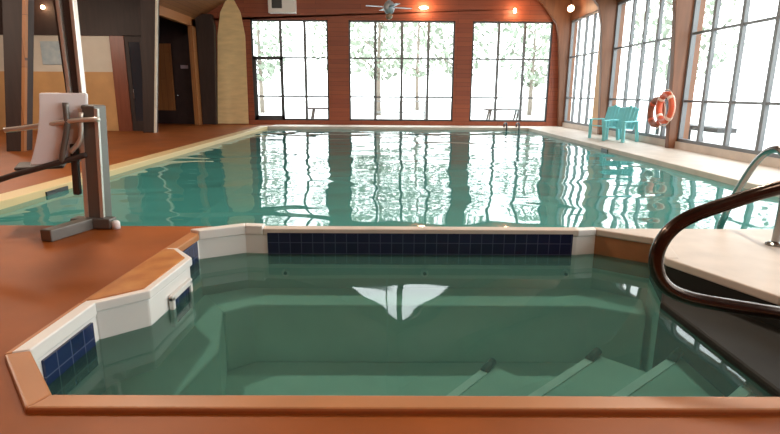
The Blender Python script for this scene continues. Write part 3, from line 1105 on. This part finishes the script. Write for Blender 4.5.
def wall_lamp(loc, label, sx=0.17, sz=0.055, d=0.12, rz=0.0, power=30):
    o = thing('wall_lamp', label, 'lamp', loc, rz, 'small warm wall lamps')
    bm = B()
    box(bm, -sx * 0.7, sx * 0.7, 0.0, 0.05, -sz * 0.8, sz * 0.8)
    part('back_plate', bm, 'fan_brown', o, bevel=0.01)
    bm = B()
    bmesh.ops.create_uvsphere(bm, u_segments=16, v_segments=8, radius=1.0)
    bmesh.ops.scale(bm, vec=(sx, d * 0.5, sz), verts=bm.verts)
    bmesh.ops.translate(bm, vec=(0, -d * 0.5, 0), verts=bm.verts)
    part('diffuser', bm, 'lamp', o, smooth=True)
    l = bpy.data.lights.new('lamp_light', 'POINT')
    l.energy = power
    l.color = (1.0, 0.62, 0.36)
    l.shadow_soft_size = 0.12
    lo = bpy.data.objects.new('lamp_light', l)
    C.objects.link(lo)
    lo.parent = o
    lo.location = (0, -0.35, 0)
    return o


wall_lamp((1.32, 20.55, 4.20), 'flat warm lamp on the back wall above the middle windows')
wall_lamp((4.62, 20.55, 4.12), 'faint warm lamp on the back wall above the right windows', sx=0.06, sz=0.09, power=15)
wall_lamp((6.33, 19.4, 4.05), 'warm lamp high in the back right corner', sx=0.13, sz=0.11, rz=radians(-60), power=15)
wall_lamp((-10.0, 16.595, 3.55), 'warm lamp on the dark header behind the pool lift', sx=0.055, sz=0.055, power=6)


def pendant(x, y, z, label, power, top=None):  # added lamps out of view, warm fill for the near part of the hall
    o = thing('fill_pendant', label, 'lamp', (x, y, z), 0, 'added warm fill lamps under the roof')
    bm = B()
    lathe(bm, [(0.03, 0.30), (0.06, 0.28), (0.24, 0.0), (0.22, 0.0), (0.05, 0.26)], 18)
    part('shade', bm, 'fan_grey', o, smooth=True)
    bm = B()
    tube(bm, [(0, 0, 0.28), (0, 0, (top if top else roof_z(x)) - z)], 0.012, 6)
    part('rod', bm, 'black', o)
    bm = B()
    bmesh.ops.create_uvsphere(bm, u_segments=12, v_segments=8, radius=0.07)
    bmesh.ops.translate(bm, vec=(0, 0, 0.09), verts=bm.verts)
    part('bulb', bm, 'lamp', o, smooth=True)
    l = bpy.data.lights.new('fill_pendant_light', 'POINT')
    l.energy = power
    l.color = (1.0, 0.87, 0.72)
    l.shadow_soft_size = 0.2
    lo = bpy.data.objects.new('fill_pendant_light', l)
    C.objects.link(lo)
    lo.parent = o
    lo.location = (0, 0, -0.12)
    return o


for x, y, z, lab, pw in ((-3.2, 1.0, 5.2, 'added fill lamp over the deck left of the hot tub', 90), (3.6, 0.5, 5.2, 'added fill lamp over the deck right of the hot tub', 90),
                         (-3.4, 6.5, 5.3, 'added fill lamp over the near left of the pool', 420), (3.8, 6.5, 5.3, 'added fill lamp over the near right of the pool', 420)):
    pendant(x, y, z, lab, pw)
for x, y, z, lab, pw in ((-9.6, 7.5, 3.3, 'added fill lamp over the left aisle beside the pool lift', 190), (-9.6, 13.2, 3.3, 'added fill lamp over the left aisle near the glass door', 90)):
    pendant(x, y, z, lab, pw, 3.9)

# ------------------------------------------------------------------ outdoors
bm = B()
GP = [(-60, 21.0), (-60, 90), (90, 90), (90, -20), (7.1, -20), (7.1, 21.0)]
prism(bm, GP, -0.35, -0.15)
struct('ground', bm, 'ground', 'pale open ground outside the windows', 'ground')


def table(loc, rz, L, top_z, m, label, legs_at=(0.12, 0.88), w=0.7, th=0.06):
    r = thing('garden_table', label, 'table', loc, rz, 'tables outside the windows')
    H = top_z
    bm = B()
    box(bm, -L / 2, L / 2, -w / 2, w / 2, H - th, H)
    part('top', bm, m, r, bevel=0.01)
    for s in legs_at:
        x = -L / 2 + s * L
        for sy in (-1, 1):
            bm = B()
            bar(bm, (x - 0.06, sy * w * 0.42, 0), (x + 0.06, sy * w * 0.30, H - th), 0.07, 0.07, up=(0, 1, 0))
            part('leg', bm, m, r)
    return r


table((-2.55, 23.5, -0.15), 0, 1.7, 0.70, 'table_wood', 'dark picnic table outside the left back windows')
table((5.0, 23.5, -0.15), 0, 1.55, 0.70, 'table_wood', 'dark picnic table outside the right back windows')
table((7.6, 13.45, -0.15), pi / 2, 2.9, 0.63, 'table_grey', 'long grey bench outside the right windows beyond the ring buoys', w=0.45, th=0.11, legs_at=(0.42, 0.96))
rl = thing('garden_railing', 'pale grey railing outside the middle back windows', 'railing', (0.6, 25.0, -0.15))
for x in (-0.55, 0.6, 1.75):
    bm = B()
    box(bm, x - 0.03, x + 0.03, 24.97, 25.03, -0.15, 0.85)
    lpart('post', bm, 'railing', rl)
for z in (0.30, 0.80):
    bm = B()
    box(bm, -0.55, 1.75, 24.98, 25.02, z, z + 0.05)
    lpart('rail', bm, 'railing', rl)


def tree(x, y, h, cr, label, nleaf=520):
    r = thing('garden_tree', label, 'tree', (x, y, -0.15), random.uniform(0, 6), 'trees outside the windows')
    bm = B()
    tube(bm, [(0, 0, 0), (0.05, 0.02, h * 0.3), (-0.04, 0.05, h * 0.6), (0.03, 0, h * 0.9)], [0.16, 0.13, 0.09, 0.03], 8)
    for k in range(7):
        a = k * 2.4
        z = h * (0.3 + 0.08 * k)
        tube(bm, [(0, 0, z), (cos(a) * cr * 0.45, sin(a) * cr * 0.45, z + h * 0.09), (cos(a) * cr * 0.8, sin(a) * cr * 0.8, z + h * 0.13)], [0.05, 0.035, 0.012], 6)
    part('trunk', bm, 'bark', r, smooth=True)
    bm = B()
    for k in range(nleaf):
        a = random.uniform(0, 2 * pi)
        u = random.random() ** 0.5
        s = random.uniform(-1, 1)
        rad = cr * math.sqrt(max(0.05, 1 - s * s)) * u
        c = Vector((rad * cos(a), rad * sin(a), h * 0.62 + s * h * 0.36))
        q = Vector((random.uniform(-1, 1), random.uniform(-1, 1), random.uniform(-1, 1))).normalized()
        t_ = q.orthogonal().normalized()
        b_ = q.cross(t_)
        l_ = random.uniform(0.14, 0.30)
        bm.faces.new([bm.verts.new(c + t_ * l_), bm.verts.new(c + b_ * l_ * 0.55), bm.verts.new(c - t_ * l_), bm.verts.new(c - b_ * l_ * 0.55)])
    part('crown', bm, 'leaf', r)
    return r


tree(-8.2, 36, 8, 2.2, 'leafy tree outside seen through the left back windows')
tree(-3.6, 44, 10, 3.0, 'tall leafy tree outside behind the middle windows at their left edge', 700)
tree(-0.5, 33, 8.0, 2.4, 'leafy tree outside at the left of the middle windows', 640)
tree(4.6, 35, 9, 2.4, 'leafy tree outside at the right of the middle windows', 640)
tree(2.4, 43, 10, 3.2, 'tall leafy tree outside behind the right back windows', 700)
tree(16, 30, 8, 3.0, 'leafy tree outside beyond the teal chairs', 640)
tree(20, 23, 8, 3.2, 'leafy tree outside beyond the right windows with the bench', 640)
tree(9.2, 35, 7, 2.3, 'leafy tree outside seen through the right back windows')
